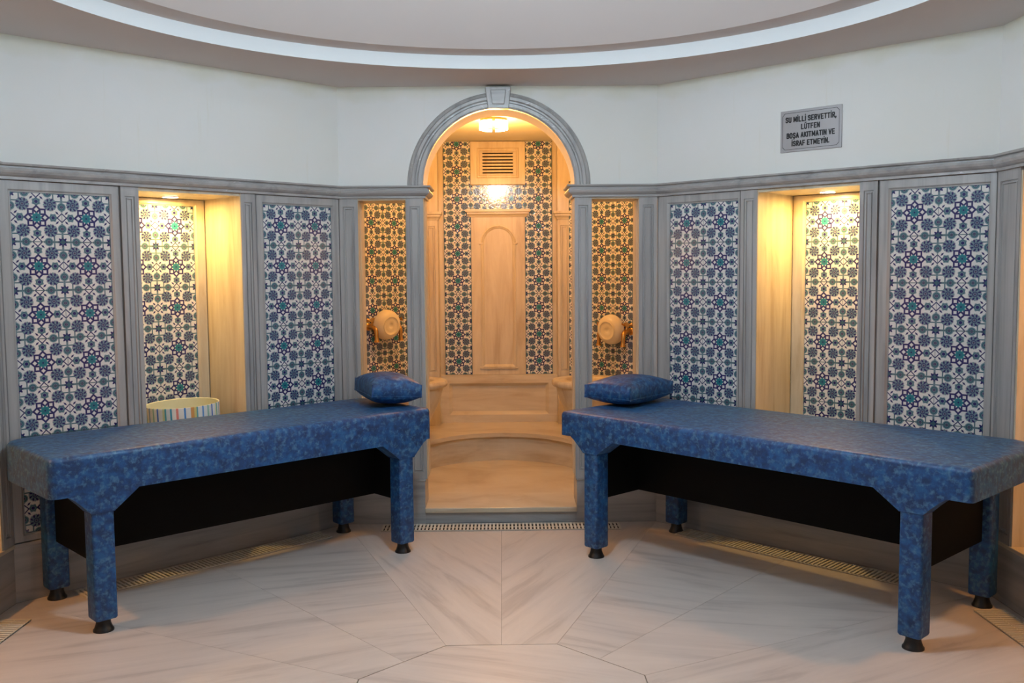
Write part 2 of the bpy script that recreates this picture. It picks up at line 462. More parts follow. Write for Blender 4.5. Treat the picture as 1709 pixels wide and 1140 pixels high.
def panel(x0, x1, z0, z1, tx0, tx1, tz0, tz1, parent, y=0.0, mat=None, name='panel_frame'):
    """marble frame with mitred bevel round a tile field"""
    b = MB(); m_ = mat or MARBLE
    def ring(o0, i0, yo, yi):
        (ax0, ax1, az0, az1), (bx0, bx1, bz0, bz1) = o0, i0
        A = [(ax0, yo, az0), (ax1, yo, az0), (ax1, yo, az1), (ax0, yo, az1)]; B = [(bx0, yi, bz0), (bx1, yi, bz0), (bx1, yi, bz1), (bx0, yi, bz1)]
        for i in range(4): j = (i + 1) % 4; b.quad(A[i], A[j], B[j], B[i])
    O = (x0, x1, z0, z1); I = (tx0, tx1, tz0, tz1)
    lerp = lambda t: tuple(o + (i - o) * t for o, i in zip(O, I))
    ring(O, O, y + .02, y); ring(O, lerp(.12), y + .006, y); ring(lerp(.12), lerp(.80), y, y); ring(lerp(.80), lerp(.93), y, y + .006)
    ring(lerp(.93), I, y + .006, y + .006); ring(I, I, y + .006, y + .014)
    b.build(name, m_, parent, recalc=False)
def tiles(x0, x1, z0, z1, parent, y=.009, ox=None, oz=None):
    ox = x0 if ox is None else ox; oz = z1 if oz is None else oz
    b = MB().box(x0 - ox, x1 - ox, 0, .012, z0 - oz, z1 - oz)
    return b.build('tile_panel', TILE, parent, T3(ox, y, oz))

# ------------------------------------------------------------------ diagonal walls with lit niches
def niche_wall(name, a, b_, panels, niche, ntiles, pil):
    M, w_ = frame(a, b_)
    up = MB().prism(mitre(w_, 0, T), ZC, ZW + .05)
    root = up.build(name, PLASTER, None, M); struct(root)
    n0, n1 = niche; D = .34
    d = MB()
    d.prism(mitre(w_, 0, T), 0, .235)
    e = .0
    d.prism([(-w_ / 2 - .4142 * .012, .012), (n0 - .012, .012), (n0 - .012, T), (-w_ / 2 - .4142 * T, T)], .235, ZC)
    d.prism([(n1 + .012, .012), (w_ / 2 + .4142 * .012, .012), (w_ / 2 + .4142 * T, T), (n1 + .012, T)], .235, ZC)
    d.build('marble_dado', MARBLE_H, root)
    led = MB().box(-w_ / 2, w_ / 2, -.006, .02, .228, .245); led.build('base_ledge', MARBLE_H, root, bev=.003)
    nl = MB(); nl.box(n0 - .012, n0, .0, T, .245, ZC); nl.box(n1, n1 + .012, .0, T, .245, ZC)
    nl.build('niche_side', WARMLIT, root)
    nt_ = MB().box(n0, n1, .004, T, 1.712, ZC + .001); nt_.build('niche_ceiling', WARMLIT, root)
    nb = MB().box(n0, n1, -.0, T, .235, .246); nb.build('niche_sill', WARMLIT_H, root)
    nk = MB().box(n0, n1, D + .02, T, .246, 1.712); nk.build('niche_back', WARMLIT, root)
    t0, t1 = ntiles
    panel(n0, n1, .246, 1.712, t0, t1, .278, 1.678, root, D, WARMLIT)
    tiles(t0, t1, .278, 1.678, root, D + .008)
    for x0, x1, t0, t1 in panels:
        panel(x0, x1, .245, ZC, t0, t1, .28, 1.68, root)
        tiles(t0, t1, .28, 1.68, root)
    for x0, x1 in pil: pilaster(x0, x1, .245, ZC, root, -.004)
    return root, M
nw, M_NW = niche_wall('wall_northwest', P_LO, P_LC, [(-.824, -.333, -.775, -.375), (.333, .824, .376, .776)], (-.247, .249), (-.211, .189), [(-.329, -.249), (.251, .329)])
ne, M_NE = niche_wall('wall_northeast', P_RC, P_RO, [(-.83, -.340, -.754, -.354), (.345, .83, .398, .798)], (-.243, .259), (-.172, .228), [(-.336, -.245), (.261, .341)])

# ------------------------------------------------------------------ north wall with the arched doorway
def north():
    M, w_ = frame(P_LC, P_RC); ox = .006
    root = MB(); TH = .22
    cx, cz, R = .010 - ox, 1.79, .392
    L, Rr = -w_ / 2, w_ / 2
    # upper plaster with half-round cut
    N = 40
    arc = [(cx + R * math.cos(PI * k / N), cz + R * math.sin(PI * k / N)) for k in range(N + 1)]   # right to left
    def up(side):
        pass
    pr = []
    for (ya, xl, xr) in ((0, L, Rr), (TH, L - .4142 * TH, Rr + .4142 * TH)):
        pr.append((ya, xl, xr))
    v = root
    for ya, xl, xr in pr:                                  # front and back faces as strips above the arc
        for k in range(N):
            p, q = arc[k], arc[k + 1]
            v.quad((p[0], ya, p[1]), (q[0], ya, q[1]), (q[0], ya, ZW + .05), (p[0], ya, ZW + .05))
        v.quad((cx + R, ya, ZC), (xr, ya, ZC), (xr, ya, ZW + .05), (cx + R, ya, ZW + .05))
        v.quad((xl, ya, ZC), (cx - R, ya, ZC), (cx - R, ya, ZW + .05), (xl, ya, ZW + .05))
    for k in range(N): p, q = arc[k], arc[k + 1]; v.quad((p[0], 0, p[1]), (q[0], 0, q[1]), (q[0], TH, q[1]), (p[0], TH, p[1]))
    for s_ in (1, -1): v.quad((cx + s_ * R, 0, ZC), (cx + s_ * R, TH, ZC), (cx + s_ * R, TH, cz), (cx + s_ * R, 0, cz))
    v.quad((cx + R, 0, ZC), (Rr, 0, ZC), (Rr + .4142 * TH, TH, ZC), (cx + R, TH, ZC)); v.quad((L, 0, ZC), (cx - R, 0, ZC), (cx - R, TH, ZC), (L - .4142 * TH, TH, ZC))
    wall = root.build('wall_north', PLASTER, None, M); struct(wall)
    # low base walls either side of the doorway
    gl, gr = -.399 - ox, .412 - ox
    bw = MB(); bw.prism([(L, 0), (gl, 0), (gl, TH), (L - .09, TH)], 0, .235); bw.prism([(gr, 0), (Rr, 0), (Rr + .09, TH), (gr, TH)], 0, .235)
    bw.box(gl, gr, .004, .05, 0, .058)
    bw.build('base_wall', MARBLE_H, wall)
    cap = MB(); cap.box(L, gl + .006, -.006, TH + .006, .228, .243); cap.box(gr - .006, Rr, -.006, TH + .006, .228, .243)
    cap.build('base_ledge', MARBLE_H, wall, bev=.003)
    # square piers
    for nm, x0, x1 in (('pilaster', L, -.729 - ox), ('column', -.478 - ox, -.387 - ox), ('column', .405 - ox, .493 - ox), ('pilaster', .742 - ox, Rr)):
        b = MB().box(x0 + .001, x1 - .001, .012, TH, .243, ZC)
        for k, sx in ((0, x0), (1, x1)):                  # fluted cheeks
            pass
        o = b.build(nm, MARBLE, wall)
        pilaster(x0, x1, .243, ZC, o, -.006, 'moulded_face', .03)
        # moulded cheek on the side of the pier: shallow sunk strips
        c = MB()
        for sx, sg in ((x0, -1), (x1, 1)):
            if abs(abs(sx) - w_ / 2) < .01: continue
            for y0, y1, dd in ((.0, .05, .002), (.058, .105, .004), (.112, .165, .004), (.172, TH, .002)):
                c.box(min(sx, sx + sg * dd), max(sx, sx + sg * dd), y0, y1, .243, ZC)
        if c.v: c.build('side_moulding', WARMLIT, o)
    lin = MB(); lin.box(-.73 - ox, -.477 - ox, .0, TH, ZC - .012, ZC); lin.box(.492 - ox, .743 - ox, .0, TH, ZC - .012, ZC); lin.build('lintel', WARMLIT_H, wall)
    # doorway sill
    sl = MB().box(gl, gr, -.012, .33, .058, .085); sl.build('door_sill', WARMLIT_H, wall, bev=.004)
    # arch moulding
    am = MB(); prof = [(.392, .0), (.392, -.030), (.402, -.036), (.418, -.036), (.424, -.026), (.432, -.026), (.438, -.034), (.452, -.034), (.458, -.020), (.470, -.016), (.478, 0)]
    NN = 64; n = len(am.v); m_ = len(prof)
    for k in range(NN + 1):
        th = PI * k / NN
        for r, y in prof: am.v.append((cx + r * math.cos(th), y, cz + r * math.sin(th)))
    for k in range(NN):
        for q in range(m_ - 1): am.f.append((n + k * m_ + q, n + (k + 1) * m_ + q, n + (k + 1) * m_ + q + 1, n + k * m_ + q + 1)); am.m.append(0)
    am.f.append(tuple(n + q for q in range(m_))); am.m.append(0); am.f.append(tuple(n + NN * m_ + q for q in range(m_))); am.m.append(0)
    am.build('arch_moulding', SCUFF, wall)
    k = MB(); kx = .010 - ox
    pts = [(-.053, 2.178), (.053, 2.178), (.067, 2.289), (-.067, 2.289)]
    k.prism([(kx + a_, z_) for a_, z_ in pts], -.052, 0, axis='y')
    ko = k.build('keystone', SCUFF, wall, bev=.004)
    k = MB(); k.prism([(kx + a_, z_) for a_, z_ in [(-.031, 2.198), (.031, 2.198), (.041, 2.272), (-.041, 2.272)]], -.060, -.05, axis='y'); k.build('keystone_boss', MARBLE_H, ko, bev=.004)
    return wall
north()

# cornice runs
PROF = [(-.001, ZC - .003), (.014, ZC - .003), (.014, ZC + .008), (.024, ZC + .013), (.033, ZC + .022), (.036, ZC + .032), (.033, ZC + .040), (.026, ZC + .042), (.026, ZC + .048), (.040, ZC + .052), (.042, ZC + .060), (-.001, ZC + .062)]
t1 = MB().sweep([P_SL, P_LB, P_LO, P_LC, (-.387, 1.988), (-.387, 2.205), (-.50, 2.205)], PROF); struct(t1.build('trim_1', SCUFF_H))
t2 = MB().sweep([(.50, 2.205), (.405, 2.205), (.405, 1.982), P_RC, P_RO, P_RB, P_SR], PROF); struct(t2.build('trim_2', SCUFF_H))

# ------------------------------------------------------------------ side walls with wide lit recesses, and the entrance side
def side_wall(name, a, b_, o0, o1):
    M, w_ = frame(a, b_); D = .55
    root = MB().prism(mitre(w_, 0, D + .08), ZC, ZW + .05).build(name, PLASTER, None, M); struct(root)
    d = MB(); d.prism(mitre(w_, 0, D + .08), 0, .235)
    d.box(o0 - .3, o0, .012, D, .235, ZC); d.box(o1, o1 + .3, .012, D, .235, ZC); d.box(o0, o1, D, D + .08, .235, ZC)
    d.build('marble_dado', MARBLE_H, root)
    MB().box(-w_ / 2, w_ / 2, -.006, D, .228, .245).build('base_ledge', WARMLIT_H, root, bev=.003)
    pilaster(-w_ / 2 + .004, o0, .245, ZC, root, -.004); pilaster(o1, w_ / 2 - .004, .245, ZC, root, -.004)
    c = MB().box(o0, o1, .02, D, ZC - .015, ZC); c.build('recess_ceiling', WARMLIT, root)
    for x, s_ in ((o0, 1), (o1, -1)):                      # moulded jamb
        j = MB()
        j.rings(.03, D - .03, .262, 1.70, [(0, 0), (.03, 0), (.038, .010), (.05, .010), (.058, .002), (.075, .002)])
        for i, (p, q, r) in enumerate(j.v): j.v[i] = (x + s_ * (.012 - q), p, r)
        j.box(min(x, x + s_ * .012), max(x, x + s_ * .012), 0, .03, .245, ZC - .015); j.box(min(x, x + s_ * .012), max(x, x + s_ * .012), D - .03, D, .245, ZC - .015)
        j.box(min(x, x + s_ * .012), max(x, x + s_ * .012), .03, D - .03, .245, .262)
        j.build('moulded_jamb', WARMLIT, root, recalc=False)
    k = .4 if o1 - o0 > 1.2 else .3
    panel(o0 + .02, o1 - .02, .246, 1.71, -k, k, .28, 1.68, root, D - .02, WARMLIT)
    tiles(-k, k, .28, 1.68, root, D - .012)
    return root, M
ww, M_W = side_wall('wall_west', P_LB, P_LO, -.74, .745)
we, M_E = side_wall('wall_east', P_RO, P_RB, -.645, .66)
def blank_wall(name, a, b_):
    M, w_ = frame(a, b_)
    root = MB().prism(mitre(w_, 0, .2), ZC, ZW + .05).build(name, PLASTER, None, M); struct(root)
    MB().prism(mitre(w_, 0, .2), 0, ZC).build('marble_dado', MARBLE_H, root)
blank_wall('wall_southwest', P_SL, P_LB); blank_wall('wall_southeast', P_RB, P_SR)
M_S, w_s = frame(P_SR, P_SL)
root = MB().prism(mitre(w_s, 0, .2), 2.05, ZW + .05).build('wall_south', PLASTER, None, M_S); struct(root)
b = MB(); b.prism([(-w_s / 2, 0), (-.76, 0), (-.76, .2), (-w_s / 2 - .083, .2)], 0, 2.05); b.prism([(.76, 0), (w_s / 2, 0), (w_s / 2 + .083, .2), (.76, .2)], 0, 2.05); b.build('door_pier', MARBLE_H, root)

# ------------------------------------------------------------------ alcove beyond the arch
YB = 4.05
pl = [(-1.15, 2.20), (-1.15, 3.242), (-.522, 3.87), (-.43, 3.87), (-.43, YB), (.435, YB), (.435, 3.87), (.53, 3.864), (1.15, 3.236), (1.15, 2.20)]
def alcove():
    pr = [(0, 0), (-.12, 0), (-.12, ZW + .02), (0, ZW + .02)]
    # wall shell as a ribbon with thickness outward (left of travel)
    b = MB().sweep(pl, [(0, 0), (0, ZW + .02), (-.10, ZW + .02), (-.10, 0)])
    for q in range(len(pl) - 1):
        pass
    root = b.build('wall_alcove', WARMLIT); struct(root)
    fl = MB().box(-1.15, 1.15, 2.2, 3.75, -.02, .02); struct(fl.build('floor_alcove', WARMLIT_H, bev=.002))
    ce = MB().box(-1.4, 1.4, 2.2, 4.3, ZW - .004, ZW + .1); struct(ce.build('ceiling_alcove', PLASTER))
    # back wall: tile columns, tile band
    for x0, x1 in ((-.395, -.195), (.205, .405)):
        tiles(x0, x1, .5755, ZW - .006, root, YB - .008, x0, 1.9755)
    tiles(-.195, .205, 1.7755, 1.9755, root, YB - .008, -.195, 1.9755)
    # moulded marble back of the bench
    m = MB(); m.box(-.43, .435, YB - .010, YB, .20, .5735)
    m.build('bench_back', WARMLIT_H, root)
    m = MB(); m.rings(-.43, .435, .215, .5755, [(0, .04), (0, 0), (.062, 0), (.068, .006), (.086, .028), (.092, .028)], YB - .045, fill=True); m.build('bench_back_panel', WARMLIT_H, root, recalc=False)
    # oblique tiled walls
    for s_ in (-1, 1):
        a = Vector((s_ * .523 + (-.0 if s_ > 0 else .007), 3.853 if s_ > 0 else 3.876)); bq = Vector((s_ * .947 + (0 if s_ > 0 else .007), 3.43 if s_ > 0 else 3.452))
        A, B = (bq, a) if s_ < 0 else (a, bq)
        d = (B - A).normalized(); wdt = .6
        Mx = Matrix(((d.x, -d.y, 0, A.x + d.y * .004), (d.y, d.x, 0, A.y - d.x * .004), (0, 0, 1, 0), (0, 0, 0, 1)))
        g = MB().box(0, .6, 0, .012, .582 - 1.982, 0)
        g.build('tile_panel', TILE, root, Mx @ T3(0, -.008, 1.982))
        # pilaster beside the back recess
        x0, x1 = (-.522, -.432) if s_ < 0 else (.437, .528)
        o = empty('corner_pilaster', None, root)
        p_ = pilaster(x0, x1, .58, 1.715, root, 3.858, 'corner_pilaster', .02, mat=WARMLIT); bpy.data.objects.remove(o)
        c = MB().sweep([(x0 - .002, 3.87), (x0 - .002, 3.86), (x1 + .002, 3.86), (x1 + .002, 3.87)] if False else [(x0 - .02, 3.86), (x1 + (.0 if s_ < 0 else .02), 3.86), (x1 + (.0 if s_ < 0 else .02), 3.95)] if s_ < 0 else [(x0, 3.95), (x0, 3.86), (x1 + .02, 3.86)],
                       [(.0, 1.712), (.006, 1.712), (.010, 1.725), (.022, 1.738), (.022, 1.75), (.032, 1.755), (.032, 1.772), (.0, 1.774)])
        c.build('capital', WARMLIT, p_)
    return root
alc = alcove()
# bench with a round bite for the floor
def bench():
    cx, cy = .005, 3.02
    def outline(R):
        a = []
        for k in range(33):
            th = PI * k / 32; a.append((cx + R * math.cos(th), cy + R * math.sin(th)))
        return [(cx + R, 2.212)] + a + [(cx - R, 2.212)]
    b = MB()
    for R, z0, z1 in ((.545, .02, .192), (.515, .192, .22)):
        inner = outline(R); n = len(inner)
        outer = [(1.148, 2.31)]
        for k in range(33):
            th = PI * k / 32; dx, dy = math.cos(th), math.sin(th)
            # ray from the centre to the alcove outline
            best = 9
            P = [(-1.148, 2.21), (-1.148, 3.243), (-.52, 3.872), (-.43, 3.872), (-.43, 4.018), (.434, 4.018), (.434, 3.872), (.53, 3.864), (1.148, 3.236), (1.148, 2.21)]
            for (ax_, ay_), (bx_, by_) in zip(P, P[1:]):
                ex, ey = bx_ - ax_, by_ - ay_; den = dx * ey - dy * ex
                if abs(den) < 1e-9: continue
                t = ((ax_ - cx) * ey - (ay_ - cy) * ex) / den; u = ((ax_ - cx) * dy - (ay_ - cy) * dx) / den
                if t > 0 and -1e-6 <= u <= 1 + 1e-6: best = min(best, t)
            outer.append((cx + dx * best, cy + dy * best))
        outer.append((-1.148, 2.31))
        m = len(b.v)
        for z in (z0, z1):
            b.v += [(p[0], p[1], z) for p in inner] + [(p[0], p[1], z) for p in outer]
        for i in range(n - 1):
            b.f.append((m + i, m + i + 1, m + n + i + 1, m + n + i)); b.m.append(0)
            q = m + 2 * n; b.f.append((q + i, q + n + i, q + n + i + 1, q + i + 1)); b.m.append(0)
            b.f.append((m + i, q + i, q + i + 1, m + i + 1)); b.m.append(0)
            b.f.append((m + n + i, m + n + i + 1, q + n + i + 1, q + n + i)); b.m.append(0)
        for i in (0, n - 1): q = m + 2 * n; b.f.append((m + i, m + n + i, q + n + i, q + i)); b.m.append(0)
    o = b.build('marble_bench', WARMLIT_H, bev=0)
    tag(o, 'low warm-lit marble bench curving round the floor behind the arch', 'bench')
bench()

# marble relief with blind arch and its little cornice, on the back wall
root = empty('marble_relief_panel', T3(.005, YB, 0)); tag(root, 'tall warm-lit marble panel with blind arch relief between tile columns', 'wall panel')
b = MB(); x0, x1, z0, z1 = -.198, .198, .577, 1.742
b.box(x0, x1, -.022, -.0, z0, z1); b.build('slab', WARMLIT, root)
zs, ra = 1.552, .118
def archpts(r, zb):
    p = [(-r, zb)] if False else []
    pts = [(r, zb), (r, zs)] + [(r * math.cos(PI * k / 24), zs + r * math.sin(PI * k / 24)) for k in range(1, 24)] + [(-r, zs), (-r, zb)]
    return pts
am = MB()
loops = [(ra + .013, .627, -.022), (ra + .012, .628, -.034), (ra + .004, .634, -.036), (ra - .001, .640, -.030), (ra - .004, .642, -.030), (ra - .014, .652, -.0225)]
ls = []
for r, zb, y in loops:
    pts = archpts(r, zb); ls.append(len(am.v)); am.v += [(p, y, q) for p, q in pts]; npt = len(pts)
for a, c in zip(ls, ls[1:]):
    for i in range(npt): j = (i + 1) % npt; am.f.append((a + i, a + j, c + j, c + i)); am.m.append(0)
am.build('arch_bead', WARMLIT, root, recalc=False)
im = MB()
for s_ in (-1, 1): MB().box(s_ * .127 - .016, s_ * .127 + .016, -.036, -.02, 1.542, 1.553).build('impost', WARMLIT, root, bev=.002)
MB().box(-.142, .142, -.034, -.02, .618, .636).build('relief_sill', WARMLIT, root, bev=.004)
c = MB().sweep([(-.205, .0), (-.205, -.02), (.205, -.02), (.205, .0)], [(0, 1.742), (.006, 1.742), (.010, 1.752), (.022, 1.765), (.022, 1.775), (.034, 1.780), (.034, 1.798), (0, 1.80)])
c.build('cornice', WARMLIT_H, root)

# marble vent grille
root = empty('vent_grille', T3(.007, YB, 2.135)); tag(root, 'square warm-lit marble vent grille with dark slots high on the back wall', 'vent')
b = MB(); W2, H2 = .2, .155
b.rings(-W2, W2, -H2, H2, [(0, 0), (0, -.030), (.045, -.030), (.052, -.020), (.062, -.020), (.066, -.024), (.075, -.024)], fill=False)
b.build('grille_frame', WARMLIT, root, recalc=False)
MB().box(-.126, .126, -.006, -.001, -.082, .082).build('duct_shade', DARK, root)  # thin plate whose dark colour stands for shade in the slots
sl = MB(); zz = [-.082 + .164 * k / 7 for k in range(8)]
for k in range(8):
    z0 = -.0815 if k == 0 else zz[k] - .0068; z1 = .0815 if k == 7 else zz[k] + .0062
    sl.box(-.1265, .1265, -.024, -.004, z0, z1)
for s_ in (-1, 1):
    sl.box(min(s_ * .112, s_ * .1265), max(s_ * .112, s_ * .1265), -.0235, -.008, -.0815, .0815)
sl.build('slats', WARMLIT, root)

# alcove ceiling lamp
def crown_lamp(loc, label, power, color, group=None):
    root = empty('ceiling_lamp', T3(*loc)); tag(root, label, 'lamp', group)
    MB().lathe([(.02, -.002), (.085, -.002), (.085, -.014), (.05, -.018)], 32).build('ceiling_plate', BRASS, root, smooth=.6)
    MB().lathe([(.005, -.062), (.05, -.058), (.066, -.045), (.066, -.020), (.05, -.016)], 32).build('bulb_cover', COVERG, root, smooth=.8)
    gap = .018
    for k in range(6):
        b = MB(); th0 = 1.5 * PI + 2 * PI * k / 6 + .12; th1 = th0 + 2 * PI / 6 - .24
        for r0, r1 in ((.084, .090),):
            n = 6; m = len(b.v)
            for i in range(n + 1):
                th = th0 + (th1 - th0) * i / n
                for r, z in ((r0, -.016), (r1, -.016), (r1, -.068), (r0, -.068)): b.v.append((r * math.cos(th), r * math.sin(th), z))
            for i in range(n):
                for q in range(4): b.f.append((m + 4 * i + q, m + 4 * i + 4 + q, m + 4 * i + 4 + (q + 1) % 4, m + 4 * i + (q + 1) % 4)); b.m.append(0)
            b.f.append((m, m + 1, m + 2, m + 3)); b.m.append(0); b.f.append((m + 4 * n, m + 4 * n + 1, m + 4 * n + 2, m + 4 * n + 3)); b.m.append(0)
        b.build('glass_piece', LAMPG, root)
    l = point('lamp_glow', (loc[0], loc[1], loc[2] - .30), .05, power, color)
crown_lamp((-.018, 3.02, ZW - .004), 'small round glass ceiling lamp glowing warmly behind the arch', ALC_P, WARM)

# basins on the bench
def basin(x, y, label):
    root = empty('marble_basin', T3(x, y, .22)); tag(root, label, 'basin', None)
    H = .40
    prof = [(.095, 0), (.10, .03), (.115, .08), (.160, .17), (.202, .26), (.224, .33), (.230, .356)]
    MB().lathe(prof, 40, cap1=False).build('bowl', WARMLIT, root, smooth=.9)
    rim = [(.225, .352), (.248, .358), (.258, .37), (.258, .388), (.250, .40), (.175, .402), (.165, .394), (.155, .36), (.125, .28), (.09, .20), (.0, .17)]
    MB().lathe(rim, 40, cap0=False, cap1=False).build('rim', WARMLIT, root, smooth=.9)
basin(-.60, 3.30, 'round marble basin on the bench behind the left column')
basin(.612, 3.285, 'round marble basin on the bench behind the right column')

# bowl and taps on the oblique tiled walls
def rotz(n):    # frame with y pointing into the wall along n
    n = Vector(n).normalized(); d = Vector((n.y, -n.x))
    return Matrix(((d.x, n.x, 0, 0), (d.y, n.y, 0, 0), (0, 0, 1, 0), (0, 0, 0, 1)))
def tap(M, label, side):
    root = empty('brass_tap', M); tag(root, label, 'tap')
    MB().lathe([(.026, 0), (.026, .006), (.016, .012), (.012, .02)], 20, Matrix.Rotation(PI / 2, 4, 'X')).build('wall_rose', BRASS, root, smooth=.7)
    b = MB(); b.tube([(0, -.01, 0), (0, -.05, 0), (0, -.075, -.004), (0, -.088, -.02), (0, -.092, -.06), (0, -.094, -.085), (0, -.094, -.10)], [.013, .016, .018, .016, .013, .014, .021], 12)
    b.lathe([(.012, 0), (.014, .01), (.009, .022), (.009, .03)], 14, T3(0, -.052, .008)); b.build('spout', BRASS, root, smooth=.9)
    h = MB()
    for k in range(4):
        th = PI / 4 + PI / 2 * k; c, s_ = math.cos(th), math.sin(th)
        h.tube([(0, -.052, .044), (.022 * c, -.052 + .022 * s_, .046), (.038 * c, -.052 + .038 * s_, .05)], [.008, .009, .015], 8)
    h.lathe([(.004, .03), (.012, .036), (.013, .05), (.006, .058), (.0, .06)], 14, T3(0, -.052, 0)); h.build('cross_handle', BRASS, root, smooth=.9)
def wash_bowl(M, label):
    root = empty('wash_bowl', M); tag(root, label, 'bowl')
    # axis along -y (towards the room), mouth to the wall
    R = Matrix.Rotation(PI / 2, 4, 'X')
    out = [(.099, .0), (.104, .004), (.104, .014), (.101, .034), (.092, .052), (.078, .063), (.066, .067)]
    MB().lathe(out + [(.060, .068), (.058, .0655), (.040, .067), (.020, .068), (.017, .066), (.010, .062), (.0, .061)], 48, R, cap0=False, cap1=False).build('bowl_body', BOWLM, root, smooth=1.0)
    MB().lathe([(.099, .0), (.093, .004), (.09, .02), (.08, .04), (.06, .052), (.0, .05)], 48, R, cap0=False, cap1=False).build('bowl_inside', BOWLM, root, smooth=1.0)
    rg = MB(); rg.lathe([(.064, .066), (.064, .070), (.060, .070), (.059, .066)], 48, R, cap0=False, cap1=False); rg.build('foot_ring', BOWLM, root, smooth=.8)
for sgn, n, dist, px, py, zc, word in ((-1, (-S, S), 3.0957, -.745, 3.48, .985, 'left'), (1, (S, S), 3.088, .757, 3.462, .94, 'right')):
    R = rotz(n); n2 = Vector(n)
    p = Vector((px, py)); p = p - n2 * (p.dot(n2) - dist)
    tilt = Matrix.Rotation(math.radians(6), 4, 'X')
    t = Vector((n2.y, -n2.x))
    for k, (o_, w_) in enumerate(((-.098, 'outer' if sgn < 0 else 'inner'), (.112, 'inner' if sgn < 0 else 'outer'))):
        q = p + t * o_ * 1.0
        tap(T3(q.x, q.y, zc - .015) @ R, 'brass tap at the %s edge of the %s wash bowl on tiles' % (w_, word), k)
    q = p - n2 * .062
    wash_bowl(T3(q.x, q.y, zc) @ R @ tilt, 'round cream wash bowl hung over taps above the %s basin' % word)

# ------------------------------------------------------------------ niche downlights
def downlight(M, x, y, label):
    root = empty('recessed_downlight', M @ T3(x, y, 1.712)); tag(root, label, 'light')
    MB().lathe([(.034, 0), (.042, 0), (.042, -.002), (.036, -.003), (.034, -.001)], 32, cap0=False, cap1=False).build('trim_ring', PLASTIC, root, smooth=.6)
    MB().lathe([(.0, -.001), (.034, -.001), (.034, -.0045), (.0, -.005)], 32, cap0=False, cap1=False).build('lens', SPOTG, root, smooth=.5)
    l = bpy.data.lights.new('downlight_beam', 'AREA'); l.shape = 'DISK'; l.size = .06; l.energy = DOWN_P; l.color = SPOTC
    o = bpy.data.objects.new('downlight_beam', l); COL.objects.link(o); o.matrix_world = M @ T3(x, y, 1.70)
downlight(M_NW, .017, .237, 'round recessed downlight glowing in the left niche ceiling')
downlight(M_NE, -.006, .237, 'round recessed downlight glowing in the right niche ceiling')
# warm lamps in the two side recesses
for M, nm in ((M_W, 'west'), (M_E, 'east')):
    p = M @ Vector((0, .30, 1.715))
    root = empty('recessed_downlight', T3(*p)); tag(root, 'round recessed downlight in the wide %s recess ceiling' % ('left' if nm == 'west' else 'right'), 'light')
    MB().lathe([(.05, 0), (.062, 0), (.063, -.004), (.05, -.006)], 32, cap0=False, cap1=False).build('trim_ring', CHROME, root, smooth=.6)
    MB().lathe([(.0, -.001), (.05, -.001), (.05, -.0045), (.0, -.005)], 32, cap0=False, cap1=False).build('lens', SPOTG, root, smooth=.5)
    l = bpy.data.lights.new('recess_glow', 'AREA'); l.shape = 'DISK'; l.size = .09; l.energy = SIDE_P; l.color = SIDEC
    o = bpy.data.objects.new('recess_glow', l); COL.objects.link(o); o.location = p + Vector((0, 0, -.012))
# cool globe hanging in the middle of the dome, just above the picture
root = empty('pendant_lamp', T3(.01, -.055, 2.33)); tag(root, 'round cool white globe lamp hanging from the middle of the dome', 'lamp')
MB().lathe([(.0, -.085), (.03, -.081), (.058, -.065), (.078, -.04), (.088, 0), (.078, .04), (.058, .065), (.03, .081)], 32, cap0=False).build('lamp_glass', COOLG, root, smooth=.9)
MB().lathe([(.035, .078), (.035, .10), (.012, .115), (.008, .12), (.008, .44), (.06, .445), (.06, .46)], 24).build('lamp_stem', CHROME, root, smooth=.6)
area('entrance_fill', (0, -3.9, 1.5), 1.5, FILL_P, COOL, (PI / 2, 0, 0), 'SQUARE')  # cool fill added behind the camera; no real source there

